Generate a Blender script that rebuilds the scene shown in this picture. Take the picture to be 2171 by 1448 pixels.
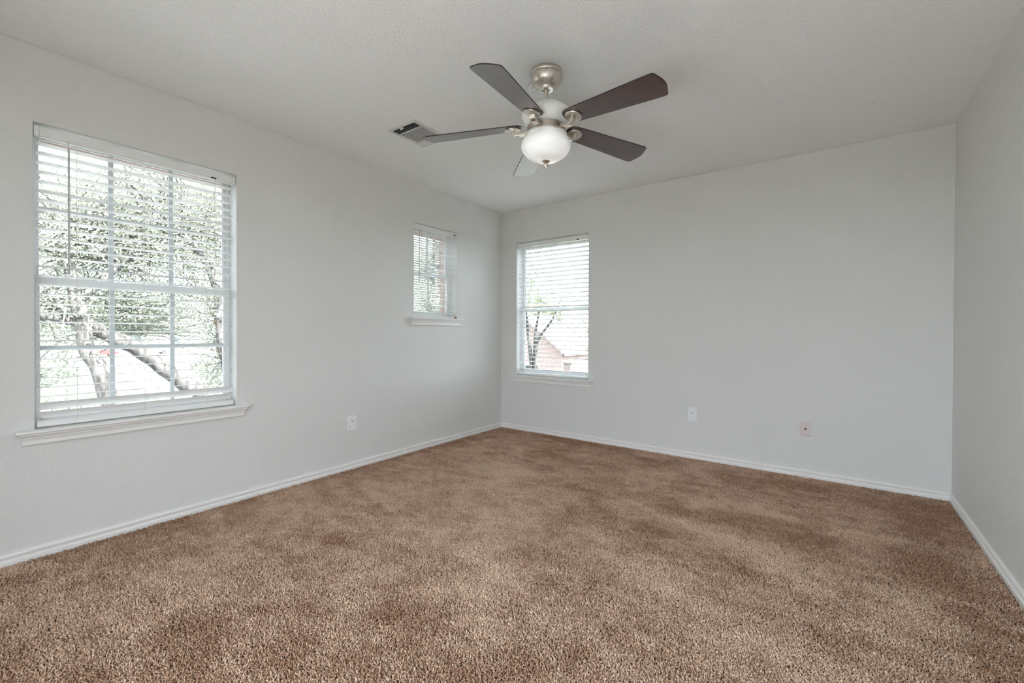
import bpy, bmesh, math, random
import numpy as np
from mathutils import Vector, Matrix

for o in list(bpy.data.objects):
    bpy.data.objects.remove(o)
scene = bpy.context.scene
col = scene.collection
PI = math.pi
R_ = math.radians

# ------------------------------------------------------------------ camera
CAM = Vector((3.0758, -3.9781, 1.0815))
yaw, pitch, roll = -0.6335, -0.0078, 0.0035
fw = Vector((math.sin(yaw) * math.cos(pitch), math.cos(yaw) * math.cos(pitch), math.sin(pitch)))
r0 = Vector((math.cos(yaw), -math.sin(yaw), 0))
u0 = r0.cross(fw)
rt = r0 * math.cos(roll) + u0 * math.sin(roll)
up = rt.cross(fw)
cam_data = bpy.data.cameras.new('camera')
cam_data.sensor_fit = 'HORIZONTAL'
cam_data.sensor_width = 36.0
cam_data.lens = 927.25 / 2171 * 36.0
cam_data.shift_y = -12.59 / 2171
cam_data.clip_start = 0.02
cam_data.clip_end = 500
cam = bpy.data.objects.new('camera', cam_data)
M = Matrix((rt, up, -fw)).transposed().to_4x4()
M.translation = CAM
cam.matrix_world = M
col.objects.link(cam)
scene.camera = cam

# ------------------------------------------------------------------ world, sun, exposure
SKY = 5.5
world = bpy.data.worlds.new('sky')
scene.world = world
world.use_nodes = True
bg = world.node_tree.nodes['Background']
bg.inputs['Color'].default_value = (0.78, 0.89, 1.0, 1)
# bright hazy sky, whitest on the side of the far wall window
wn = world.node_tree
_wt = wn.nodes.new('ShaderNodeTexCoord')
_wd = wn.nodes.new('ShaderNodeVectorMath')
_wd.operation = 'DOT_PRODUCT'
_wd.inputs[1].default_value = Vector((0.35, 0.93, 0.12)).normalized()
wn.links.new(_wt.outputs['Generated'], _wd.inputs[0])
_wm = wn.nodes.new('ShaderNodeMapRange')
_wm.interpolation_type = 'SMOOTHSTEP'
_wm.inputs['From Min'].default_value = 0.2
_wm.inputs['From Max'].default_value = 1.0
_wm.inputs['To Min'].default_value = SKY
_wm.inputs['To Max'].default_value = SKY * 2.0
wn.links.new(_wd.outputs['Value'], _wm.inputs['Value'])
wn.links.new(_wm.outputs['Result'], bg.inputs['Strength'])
sun_d = bpy.data.lights.new('sun', 'SUN')
sun_d.energy = 34.0
sun_d.color = (1.0, 0.97, 0.93)
sun_d.angle = R_(0.6)
sun = bpy.data.objects.new('sun', sun_d)
sun.rotation_euler = Vector((-0.62, 0.02, -0.78)).to_track_quat('-Z', 'Y').to_euler()
sun.location = (30, 0, 40)
col.objects.link(sun)

vs = scene.view_settings
scene.display_settings.display_device = 'sRGB'
vs.view_transform = 'Standard'
vs.look = 'None'
vs.exposure = 0.5
vs.gamma = 1.0
vs.use_curve_mapping = False
cy = scene.cycles
cy.max_bounces = 10
cy.diffuse_bounces = 7
cy.glossy_bounces = 4
cy.transparent_max_bounces = 16
cy.transmission_bounces = 4
cy.use_denoising = True
cy.sample_clamp_indirect = 6.0
cy.caustics_reflective = False
cy.caustics_refractive = False


def portal(name, center, size, direction):
    d = bpy.data.lights.new(name, 'AREA')
    d.shape = 'RECTANGLE'
    d.size, d.size_y = size
    d.cycles.is_portal = True
    o = bpy.data.objects.new(name, d)
    o.location = center
    o.rotation_euler = Vector(direction).to_track_quat('-Z', 'Z').to_euler()
    col.objects.link(o)


# ------------------------------------------------------------------ materials
def mat(name, base=(0.8, 0.8, 0.8), rough=0.5, metal=0.0, spec=0.5, emit=None, estr=0.0):
    m = bpy.data.materials.new(name)
    m.use_nodes = True
    b = m.node_tree.nodes['Principled BSDF']
    b.inputs['Base Color'].default_value = (*base, 1)
    b.inputs['Roughness'].default_value = rough
    b.inputs['Metallic'].default_value = metal
    b.inputs['Specular IOR Level'].default_value = spec
    if emit:
        b.inputs['Emission Color'].default_value = (*emit, 1)
        b.inputs['Emission Strength'].default_value = estr
    return m


def nd(m, t, **kw):
    n = m.node_tree.nodes.new(t)
    for k, v in kw.items():
        if k in n.inputs:
            n.inputs[k].default_value = v
        else:
            setattr(n, k, v)
    return n


def lk(m, a, ao, b, bi):
    m.node_tree.links.new(a.outputs[ao], b.inputs[bi])


def bumpy(m, scale, dist, detail=2.0, strength=1.0, coord='Object', stretch=(1, 1, 1)):
    b = m.node_tree.nodes['Principled BSDF']
    tc = nd(m, 'ShaderNodeTexCoord')
    mp = nd(m, 'ShaderNodeMapping')
    mp.inputs['Scale'].default_value = stretch
    lk(m, tc, coord, mp, 'Vector')
    n = nd(m, 'ShaderNodeTexNoise', Scale=scale, Detail=detail, Roughness=0.5)
    lk(m, mp, 'Vector', n, 'Vector')
    bp = nd(m, 'ShaderNodeBump', Strength=strength, Distance=dist)
    lk(m, n, 'Fac', bp, 'Height')
    lk(m, bp, 'Normal', b, 'Normal')
    return n


def mottled(m, scale, c1, c2, lo=0.35, hi=0.65, detail=3.0, stretch=(1, 1, 1), coord='Object'):
    b = m.node_tree.nodes['Principled BSDF']
    tc = nd(m, 'ShaderNodeTexCoord')
    mp = nd(m, 'ShaderNodeMapping')
    mp.inputs['Scale'].default_value = stretch
    lk(m, tc, coord, mp, 'Vector')
    n = nd(m, 'ShaderNodeTexNoise', Scale=scale, Detail=detail)
    lk(m, mp, 'Vector', n, 'Vector')
    r = nd(m, 'ShaderNodeValToRGB')
    r.color_ramp.elements[0].position = lo
    r.color_ramp.elements[1].position = hi
    r.color_ramp.elements[0].color = (*c1, 1)
    r.color_ramp.elements[1].color = (*c2, 1)
    lk(m, n, 'Fac', r, 'Fac')
    lk(m, r, 'Color', b, 'Base Color')
    return n


WALL = mat('wall_paint', (0.757, 0.752, 0.728), 0.55, spec=0.3)
bumpy(WALL, 85, 0.0026, 1.5)
CEIL = mat('ceiling_paint', (0.89, 0.885, 0.87), 0.7, spec=0.2)
bumpy(CEIL, 75, 0.0035, 2.0)
TRIM = mat('trim_paint', (0.88, 0.865, 0.84), 0.35)
bumpy(TRIM, 30, 0.0004, 2.0)
VINYL = mat('white_vinyl', (0.82, 0.82, 0.82), 0.35)
bumpy(VINYL, 40, 0.0002)
GRID = mat('window_grid', (0.62, 0.65, 0.66), 0.45)
bumpy(GRID, 40, 0.0002)
BLIND = mat('blind_slat_white', (0.86, 0.855, 0.84), 0.38)
bumpy(BLIND, 60, 0.0002)
CORD = mat('white_cord', (0.75, 0.72, 0.66), 0.8)
bumpy(CORD, 400, 0.0004)
TASSEL = mat('cream_tassel', (0.62, 0.54, 0.40), 0.45)
mottled(TASSEL, 60, (0.58, 0.50, 0.36), (0.66, 0.58, 0.44))
TASSELW = mat('brown_wood_tassel', (0.35, 0.17, 0.08), 0.45)
mottled(TASSELW, 60, (0.30, 0.13, 0.06), (0.42, 0.22, 0.11), stretch=(4, 4, 1))
DARK = mat('dark_gap', (0.02, 0.02, 0.02), 0.7)
bumpy(DARK, 50, 0.0002)
CLEARP = mat('clear_plastic_wand', (0.60, 0.60, 0.60), 0.15)
bumpy(CLEARP, 40, 0.0002)
PLATE = mat('wall_plate_white', (0.86, 0.86, 0.87), 0.3)
bumpy(PLATE, 40, 0.0001)
PLATEW = mat('wall_plate_ivory', (0.72, 0.635, 0.60), 0.35)
bumpy(PLATEW, 40, 0.0001)
NICKEL = mat('brushed_nickel', (0.71, 0.66, 0.59), 0.30, metal=1.0)
bumpy(NICKEL, 20, 0.0003, stretch=(1, 1, 30))
PEWTER = mat('satin_pewter_housing', (0.84, 0.84, 0.81), 0.42, metal=0.1)
bumpy(PEWTER, 60, 0.0002)
GREYM = mat('grey_metal', (0.45, 0.45, 0.45), 0.4, metal=0.6)
bumpy(GREYM, 60, 0.0002)
VENTM = mat('vent_enamel', (0.66, 0.65, 0.63), 0.45)
bumpy(VENTM, 60, 0.0002)

GLOBE = mat('alabaster_glass', (0.88, 0.88, 0.87), 0.22, emit=(1.0, 0.985, 0.96), estr=0.55)
gb = GLOBE.node_tree.nodes['Principled BSDF']
_tc = nd(GLOBE, 'ShaderNodeTexCoord')
_n = nd(GLOBE, 'ShaderNodeTexNoise', Scale=9.0, Detail=4.0, Distortion=0.8)
lk(GLOBE, _tc, 'Object', _n, 'Vector')
_r = nd(GLOBE, 'ShaderNodeMapRange')
_r.inputs['From Min'].default_value = 0.3
_r.inputs['From Max'].default_value = 0.7
_r.inputs['To Min'].default_value = 0.10
_r.inputs['To Max'].default_value = 0.30
lk(GLOBE, _n, 'Fac', _r, 'Value')
lk(GLOBE, _r, 'Result', gb, 'Emission Strength')

WOOD = mat('dark_mahogany', (0.035, 0.012, 0.012), 0.35, spec=0.5)
_b = WOOD.node_tree.nodes['Principled BSDF']
_b.inputs['Coat Weight'].default_value = 1.0
_b.inputs['Coat Roughness'].default_value = 0.30
_b.inputs['Coat IOR'].default_value = 1.95
mottled(WOOD, 9, (0.016, 0.005, 0.006), (0.075, 0.02, 0.018), 0.35, 0.7, 5.0, stretch=(0.6, 9, 9))
WOODE = mat('blade_edge', (0.012, 0.006, 0.006), 0.5)
bumpy(WOODE, 50, 0.0002)

GLASS = bpy.data.materials.new('window_glass')
GLASS.use_nodes = True
nt = GLASS.node_tree
nt.nodes.clear()
_o = nd(GLASS, 'ShaderNodeOutputMaterial')
_t = nd(GLASS, 'ShaderNodeBsdfTransparent')
_t.inputs['Color'].default_value = (0.97, 0.985, 0.98, 1)
_g = nd(GLASS, 'ShaderNodeBsdfGlossy', Roughness=0.02)
_f = nd(GLASS, 'ShaderNodeFresnel', IOR=1.35)
_m = nd(GLASS, 'ShaderNodeMixShader')
lk(GLASS, _f, 'Fac', _m, 0)
nt.links.new(_t.outputs[0], _m.inputs[1])
nt.links.new(_g.outputs[0], _m.inputs[2])
nt.links.new(_m.outputs[0], _o.inputs['Surface'])


def brick_mat(name, c1, c2, mortar, scale=1.0):
    m = mat(name, c1, 0.85, spec=0.2)
    b = m.node_tree.nodes['Principled BSDF']
    tc = nd(m, 'ShaderNodeTexCoord')
    sep = nd(m, 'ShaderNodeSeparateXYZ')
    lk(m, tc, 'Object', sep, 'Vector')
    ad = nd(m, 'ShaderNodeMath', operation='ADD')
    lk(m, sep, 'X', ad, 0)
    lk(m, sep, 'Y', ad, 1)
    cb = nd(m, 'ShaderNodeCombineXYZ')
    lk(m, ad, 'Value', cb, 'X')
    lk(m, sep, 'Z', cb, 'Y')
    br = nd(m, 'ShaderNodeTexBrick')
    br.inputs['Color1'].default_value = (*c1, 1)
    br.inputs['Color2'].default_value = (*c2, 1)
    br.inputs['Mortar'].default_value = (*mortar, 1)
    br.inputs['Scale'].default_value = scale
    br.inputs['Brick Width'].default_value = 0.21
    br.inputs['Row Height'].default_value = 0.075
    br.inputs['Mortar Size'].default_value = 0.008
    lk(m, cb, 'Vector', br, 'Vector')
    lk(m, br, 'Color', b, 'Base Color')
    return m


BRICK = brick_mat('red_brick', (0.30, 0.20, 0.17), (0.24, 0.15, 0.125), (0.34, 0.32, 0.30))
BRICKP = brick_mat('pink_brick', (0.40, 0.26, 0.235), (0.34, 0.21, 0.19), (0.42, 0.39, 0.37))
SIDING = mat('cream_siding', (0.62, 0.60, 0.56), 0.7)
bumpy(SIDING, 6, 0.01, stretch=(1, 1, 8))
ROOFM = mat('roof_shingle', (0.33, 0.25, 0.24), 0.9)
mottled(ROOFM, 14, (0.28, 0.21, 0.20), (0.40, 0.31, 0.30))
BARK = mat('tree_bark', (0.19, 0.165, 0.15), 0.9)
mottled(BARK, 16, (0.022, 0.02, 0.019), (0.085, 0.08, 0.076), .38, .62, 5.0, stretch=(1, 1, 0.3))
TWIG = mat('twig_bark', (0.16, 0.15, 0.14), 0.9)
mottled(TWIG, 9, (0.13, 0.12, 0.11), (0.20, 0.19, 0.18))
GRASS = mat('lawn_grass', (0.036, 0.042, 0.026), 0.9)
mottled(GRASS, 1.3, (0.028, 0.034, 0.019), (0.046, 0.052, 0.033))
CONC = mat('pale_concrete', (0.42, 0.42, 0.42), 0.8)
mottled(CONC, 2, (0.40, 0.40, 0.41), (0.48, 0.48, 0.485))
ASPH = mat('asphalt', (0.25, 0.25, 0.25), 0.9)
mottled(ASPH, 4, (0.22, 0.22, 0.22), (0.29, 0.29, 0.29))
FENCEM = mat('cedar_fence', (0.34, 0.22, 0.16), 0.8)
mottled(FENCEM, 3, (0.28, 0.17, 0.12), (0.40, 0.27, 0.20), stretch=(4, 4, 0.3))
CARR = mat('red_car_paint', (0.55, 0.03, 0.03), 0.3)
bumpy(CARR, 10, 0.0002)
CARB = mat('blue_car_paint', (0.10, 0.18, 0.42), 0.3)
bumpy(CARB, 10, 0.0002)
TYRE = mat('tyre_rubber', (0.03, 0.03, 0.03), 0.8)
bumpy(TYRE, 10, 0.001)
CARG = mat('car_window', (0.05, 0.06, 0.07), 0.08)
bumpy(CARG, 10, 0.0001)


def leaf_mat(name, c1, c2, tr):
    m = mat(name, c1, 0.6, spec=0.3)
    nt = m.node_tree
    b = nt.nodes['Principled BSDF']
    mottled(m, 2.2, c1, c2, 0.3, 0.7, 4.0)
    tl = nd(m, 'ShaderNodeBsdfTranslucent')
    tl.inputs['Color'].default_value = (*tr, 1)
    mx = nd(m, 'ShaderNodeMixShader')
    mx.inputs[0].default_value = 0.5
    out = nt.nodes['Material Output']
    nt.links.new(b.outputs[0], mx.inputs[1])
    nt.links.new(tl.outputs[0], mx.inputs[2])
    nt.links.new(mx.outputs[0], out.inputs['Surface'])
    return m


LEAF = leaf_mat('oak_leaves', (0.17, 0.185, 0.14), (0.26, 0.275, 0.22), (0.30, 0.325, 0.24))
LEAF2 = leaf_mat('light_leaves', (0.18, 0.205, 0.13), (0.28, 0.30, 0.20), (0.30, 0.33, 0.21))


# ------------------------------------------------------------------ mesh helpers
class MB:
    def __init__(s):
        s.v = []
        s.f = []

    def add(s, vs, fs):
        n = len(s.v)
        s.v += [tuple(v) for v in vs]
        s.f += [tuple(i + n for i in f) for f in fs]
        return s

    def box(s, a, b):
        x0, x1 = sorted((a[0], b[0]))
        y0, y1 = sorted((a[1], b[1]))
        z0, z1 = sorted((a[2], b[2]))
        return s.add([(x0, y0, z0), (x1, y0, z0), (x1, y1, z0), (x0, y1, z0), (x0, y0, z1), (x1, y0, z1), (x1, y1, z1), (x0, y1, z1)],
                     [(0, 3, 2, 1), (4, 5, 6, 7), (0, 1, 5, 4), (1, 2, 6, 5), (2, 3, 7, 6), (3, 0, 4, 7)])

    def prism(s, ring0, ring1):
        n = len(ring0)
        f = [tuple(range(n))[::-1], tuple(range(n, 2 * n))]
        f += [(i, (i + 1) % n, n + (i + 1) % n, n + i) for i in range(n)]
        return s.add(list(ring0) + list(ring1), f)

    def tube(s, pts, radii, n=8, cap=True):
        pts = [Vector(p) for p in pts]
        if not hasattr(radii, '__len__'):
            radii = [radii] * len(pts)
        base = len(s.v)
        prev = None
        for i, p in enumerate(pts):
            t = (pts[min(i + 1, len(pts) - 1)] - pts[max(i - 1, 0)]).normalized()
            if prev is None:
                a = Vector((0, 0, 1)) if abs(t.z) < 0.9 else Vector((1, 0, 0))
                prev = t.cross(a).normalized()
            prev = (prev - t * prev.dot(t)).normalized()
            q = t.cross(prev)
            for k in range(n):
                w = 2 * PI * k / n
                s.v.append(tuple(p + (prev * math.cos(w) + q * math.sin(w)) * radii[i]))
        for i in range(len(pts) - 1):
            for k in range(n):
                a = base + i * n + k
                b = base + i * n + (k + 1) % n
                s.f.append((a, b, b + n, a + n))
        if cap:
            s.f.append(tuple(base + k for k in range(n))[::-1])
            s.f.append(tuple(base + (len(pts) - 1) * n + k for k in range(n)))
        return s

    def lathe(s, prof, n=48, c=(0, 0, 0)):
        base = len(s.v)
        for r, z in prof:
            for k in range(n):
                w = 2 * PI * k / n
                s.v.append((c[0] + r * math.cos(w), c[1] + r * math.sin(w), c[2] + z))
        for i in range(len(prof) - 1):
            for k in range(n):
                a = base + i * n + k
                b = base + i * n + (k + 1) % n
                s.f.append((a, b, b + n, a + n))
        s.f.append(tuple(base + k for k in range(n))[::-1])
        s.f.append(tuple(base + (len(prof) - 1) * n + k for k in range(n)))
        return s

    def build(s, name, m, parent=None, smooth=False, bevel=0.0, seg=2, weld=False):
        me = bpy.data.meshes.new(name)
        me.from_pydata(s.v, [], s.f)
        bm = bmesh.new()
        bm.from_mesh(me)
        if weld:
            bmesh.ops.remove_doubles(bm, verts=bm.verts, dist=1e-5)
        bmesh.ops.recalc_face_normals(bm, faces=bm.faces)
        bm.to_mesh(me)
        bm.free()
        me.materials.append(m)
        o = bpy.data.objects.new(name, me)
        col.objects.link(o)
        if parent:
            o.parent = parent
        if smooth:
            for p in me.polygons:
                p.use_smooth = True
            try:
                me.set_sharp_from_angle(angle=R_(40))
            except Exception:
                pass
        if bevel:
            md = o.modifiers.new('bevel', 'BEVEL')
            md.width = bevel
            md.segments = seg
            md.limit_method = 'ANGLE'
            md.angle_limit = R_(30)
        return o


def tag(o, label, cat, group=None, kind=None):
    o['label'] = label
    o['category'] = cat
    if group:
        o['group'] = group
    if kind:
        o['kind'] = kind
    return o


def struct(o, label, cat):
    return tag(o, label, cat, kind='structure')


def empty(name, loc=(0, 0, 0), rz=0.0):
    o = bpy.data.objects.new(name, None)
    o.empty_display_size = 0.1
    o.location = loc
    o.rotation_euler = (0, 0, rz)
    col.objects.link(o)
    return o


def slab_wall(mb, axis, c0, c1, u0, u1, w0, w1, holes):
    """wall slab between c0..c1 on axis (0=x,1=y), spanning u (other horizontal) and w (z), with rectangular holes"""
    us = sorted({u0, u1, *[h[0] for h in holes], *[h[1] for h in holes]})
    ws = sorted({w0, w1, *[h[2] for h in holes], *[h[3] for h in holes]})

    def P(c, u, w):
        return (c, u, w) if axis == 0 else (u, c, w)

    def solid(i, j):
        if i < 0 or j < 0 or i >= len(us) - 1 or j >= len(ws) - 1:
            return False
        um = (us[i] + us[i + 1]) / 2
        wm = (ws[j] + ws[j + 1]) / 2
        return not any(h[0] < um < h[1] and h[2] < wm < h[3] for h in holes)
    for i in range(len(us) - 1):
        for j in range(len(ws) - 1):
            if not solid(i, j):
                continue
            a, b, c, d = us[i], us[i + 1], ws[j], ws[j + 1]
            for cc in (c0, c1):
                mb.add([P(cc, a, c), P(cc, b, c), P(cc, b, d), P(cc, a, d)], [(0, 1, 2, 3)])
            if not solid(i - 1, j):
                mb.add([P(c0, a, c), P(c1, a, c), P(c1, a, d), P(c0, a, d)], [(0, 1, 2, 3)])
            if not solid(i + 1, j):
                mb.add([P(c0, b, c), P(c1, b, c), P(c1, b, d), P(c0, b, d)], [(0, 1, 2, 3)])
            if not solid(i, j - 1):
                mb.add([P(c0, a, c), P(c1, a, c), P(c1, b, c), P(c0, b, c)], [(0, 1, 2, 3)])
            if not solid(i, j + 1):
                mb.add([P(c0, a, d), P(c1, a, d), P(c1, b, d), P(c0, b, d)], [(0, 1, 2, 3)])
    return mb


# ------------------------------------------------------------------ room shell
W, H = 3.703, 2.44
YF = -4.75                       # wall behind the camera
TH = 0.155
FL = -0.014                      # backing of the carpet
W1 = (-3.646, -2.766, 0.606, 2.078)     # left wall, large window (y0,y1,z0,z1)
W2 = (-1.299, -0.732, 1.212, 2.080)     # left wall, small window
W3 = (0.216, 1.098, 0.604, 2.079)       # back wall window (x0,x1,z0,z1)
W4 = (1.6, 3.4, 0.02, 2.10)           # opening added in the wall behind the camera to let in fill light

struct(slab_wall(MB(), 0, 0, -TH, YF, 0.0, FL - .1, H, [W1, W2]).build('wall_left', WALL, bevel=0.004, weld=True),
       'white textured left wall with a large and a small blind covered window', 'wall')
struct(slab_wall(MB(), 1, 0, TH, -TH, W + TH, FL - .1, H, [W3]).build('wall_back', WALL, bevel=0.004, weld=True),
       'white textured far wall with one tall blind covered window near the corner', 'wall')
struct(MB().box((W, YF, FL - .1), (W + TH, 0, H)).build('wall_right', WALL),
       'plain white right wall at the edge of the picture', 'wall')
struct(slab_wall(MB(), 1, YF, YF - TH, -TH, W + TH, FL - .1, H, [W4]).build('wall_front', WALL, bevel=0.004, weld=True),
       'white wall behind the viewpoint with a wide added opening that lets in fill light', 'wall')
struct(MB().box((-TH, YF - TH, H), (W + TH, TH, H + .16)).build('ceiling', CEIL),
       'white knockdown textured ceiling', 'ceiling')
FLOORM = mat('carpet_backing', (0.16, 0.10, 0.07), 0.95, spec=0.1)
bumpy(FLOORM, 300, 0.003)
struct(MB().box((0, YF, FL - .1), (W, 0, FL)).build('floor', FLOORM),
       'floor under the brown carpet', 'floor')

struct(MB().box((.6, YF - TH - 2.4, -.16), (W + .1, YF - TH - .12, -.06)).build('bounce_slab', CONC), 'pale unseen slab added outside the rear opening to bounce light indoors', 'bounce_slab')  # unseen slab, added to throw daylight up to the ceiling
# brick skin outside the window walls
bmb = MB()
slab_wall(bmb, 0, -TH - .002, -TH - .095, YF - .1, TH + .1, -2.9, H + .2,
          [(W1[0] - .02, W1[1] + .02, W1[2] + .01, W1[3] - .037), (W2[0] + .014, W2[1] - .014, W2[2] + .01, W2[3] - .037)])
struct(bmb.build('wall_outside_left', BRICK, weld=True), 'red brick outer skin seen past the window frames on the left', 'wall')
bmb = MB()
slab_wall(bmb, 1, TH + .002, TH + .095, -TH - .002, W + TH, -2.9, H + .2,
          [(W3[0] - .06, W3[1] + .06, W3[2] + .01, W3[3] - .037)])
struct(bmb.build('wall_outside_back', BRICK, weld=True), 'red brick outer skin around the far wall window', 'wall')
# roof over the ceiling
struct(MB().box((-.65, YF - .6, H + .16), (W + .6, .6, H + .3)).build('trim_1', TRIM), 'white roof soffit above the outside walls', 'soffit')


# baseboards: moulded profile swept along the walls (d = distance from wall, z)
BPROF = [(0, FL - .002), (.014, FL - .002), (.014, .011), (.0125, .0135), (.005, .0150), (.0055, .019), (.0125, .0325), (.0125, .037), (.009, .0435), (0, .0455)]


def baseboard(name, p0, p1, nrm, m0, m1, label):
    p0, p1, nrm = Vector(p0), Vector(p1), Vector(nrm)
    t = (p1 - p0).normalized()
    mb = MB()
    mb.prism([p0 + nrm * d + t * (d * m0) + Vector((0, 0, z)) for d, z in BPROF],
             [p1 + nrm * d - t * (d * m1) + Vector((0, 0, z)) for d, z in BPROF])
    struct(mb.build(name, TRIM), label, 'baseboard')


baseboard('baseboard_left', (0, YF, 0), (0, 0, 0), (1, 0, 0), 0, 1, 'white moulded baseboard along the left wall')
baseboard('baseboard_back', (0, 0, 0), (W, 0, 0), (0, -1, 0), 1, 1, 'white moulded baseboard along the far wall')
baseboard('baseboard_right', (W, 0, 0), (W, YF, 0), (-1, 0, 0), 1, 0, 'white moulded baseboard along the right wall')


# ------------------------------------------------------------------ windows (local frame: u along the wall, d into the room (0 at wall face), z up)
def frame_fn(axis):
    if axis == 0:
        return lambda u, d, z: (d, u, z)
    return lambda u, d, z: (u, -d, z)


def lbox(mb, P, a, b):
    return mb.box(P(*a), P(*b))


def window(name, P, w, cols, rows, label):
    u0, u1, z0, z1 = w
    root = empty(name, P((u0 + u1) / 2, -.13, z0))
    struct(root, label, 'window')
    inv = Vector(root.location)

    class LM(MB):
        def bx(s, a, b):
            pa, pb = Vector(P(*a)) - inv, Vector(P(*b)) - inv
            s.box(pa, pb)
            return s
    fo = .016
    f = LM()
    D0, D1 = -.112, -.153
    f.bx((u0 + .0005, D0, z0 + .0005), (u0 + fo, D1, z1 - .0005)).bx((u1 - fo, D0, z0 + .0005), (u1 - .0005, D1, z1 - .0005))
    f.bx((u0 + fo, D0, z1 - fo - .002), (u1 - fo, D1, z1 - .0005)).bx((u0 + fo, D0, z0 + .0005), (u1 - fo, D1, z0 + fo))
    f.build('window_frame', VINYL, root, bevel=.002)
    zm = (z0 + z1) / 2 - .012
    st = .016
    for nm, zz0, zz1, da, db, bot, top in (('upper_sash', zm - .012, z1 - fo - .003, -.135, -.152, .030, .020),
                                           ('lower_sash', z0 + fo + .001, zm + .020, -.115, -.133, .048, .034)):
        s = LM()
        a, b = u0 + fo + .001, u1 - fo - .001
        s.bx((a, da, zz0), (a + st, db, zz1)).bx((b - st, da, zz0), (b, db, zz1))
        s.bx((a + st, da, zz0), (b - st, db, zz0 + bot)).bx((a + st, da, zz1 - top), (b - st, db, zz1))
        so = s.build(nm, VINYL, root, bevel=.002)
        dm = (da + db) / 2
        g0, g1, h0, h1 = a + st, b - st, zz0 + bot, zz1 - top
        LM().bx((g0 - .004, dm - .002, h0 - .004), (g1 + .004, dm + .002, h1 + .004)).build('window_pane', GLASS, so)
        mt = LM()
        for k in range(1, cols):
            uu = g0 + (g1 - g0) * k / cols
            mt.bx((uu - .011, dm + .003, h0), (uu + .011, dm + .008, h1))
        for k in range(1, rows):
            hh = h0 + (h1 - h0) * k / rows
            mt.bx((g0, dm + .0032, hh - .011), (g1, dm + .0078, hh + .011))
        if mt.v:
            mt.build('window_grid', GRID, so)
        if nm == 'lower_sash' and u1 - u0 > .7:
            for uu in (u0 + .2, u1 - .16):
                LM().bx((uu - .03, da + .001, zz1 + .001), (uu + .03, da - .016, zz1 + .012)).build('sash_lock', VINYL, so, bevel=.003)
    # sill board (stool) with rounded nose and a moulded apron below it
    e = .064
    zt = z0 + .001
    s = LM()
    nose = [(-.111, zt), (.036, zt), (.0415, zt - .003), (.043, zt - .008), (.0415, zt - .013), (.036, zt - .016), (.0, zt - .016), (-.111, zt - .016)]
    # board inside the opening and projecting board with ears
    s.bx((u0 + .001, -.111, zt - .016), (u1 - .001, .0005, zt))
    ring = [(.0008, zt), (.036, zt), (.0415, zt - .003), (.043, zt - .008), (.0415, zt - .013), (.036, zt - .016), (.0008, zt - .016)]
    s.prism([Vector(P(u0 - e, d, z)) - inv for d, z in ring], [Vector(P(u1 + e, d, z)) - inv for d, z in ring])
    s.build('window_sill', TRIM, root)
    ap = [(.0008, zt - .0165), (.034, zt - .0165), (.033, zt - .022), (.027, zt - .030), (.0225, zt - .034), (.0225, zt - .038), (.019, zt - .043), (.0165, zt - .05), (.0165, zt - .066), (.013, zt - .071), (.0008, zt - .072)]
    ee = .030
    s = LM()
    s.prism([Vector(P(u0 - ee - d * .6, d, z)) - inv for d, z in ap], [Vector(P(u1 + ee + d * .6, d, z)) - inv for d, z in ap])
    s.build('sill_apron', TRIM, root)
    return root


PL, PB = frame_fn(0), frame_fn(1)
window('window_1', PL, W1, 3, 2, 'large white grid window in the left wall beside the viewpoint')
window('window_2', PL, W2, 2, 1, 'small high white window in the left wall near the corner')
window('window_3', PB, W3, 1, 1, 'tall white window in the far wall beside the corner')


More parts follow.
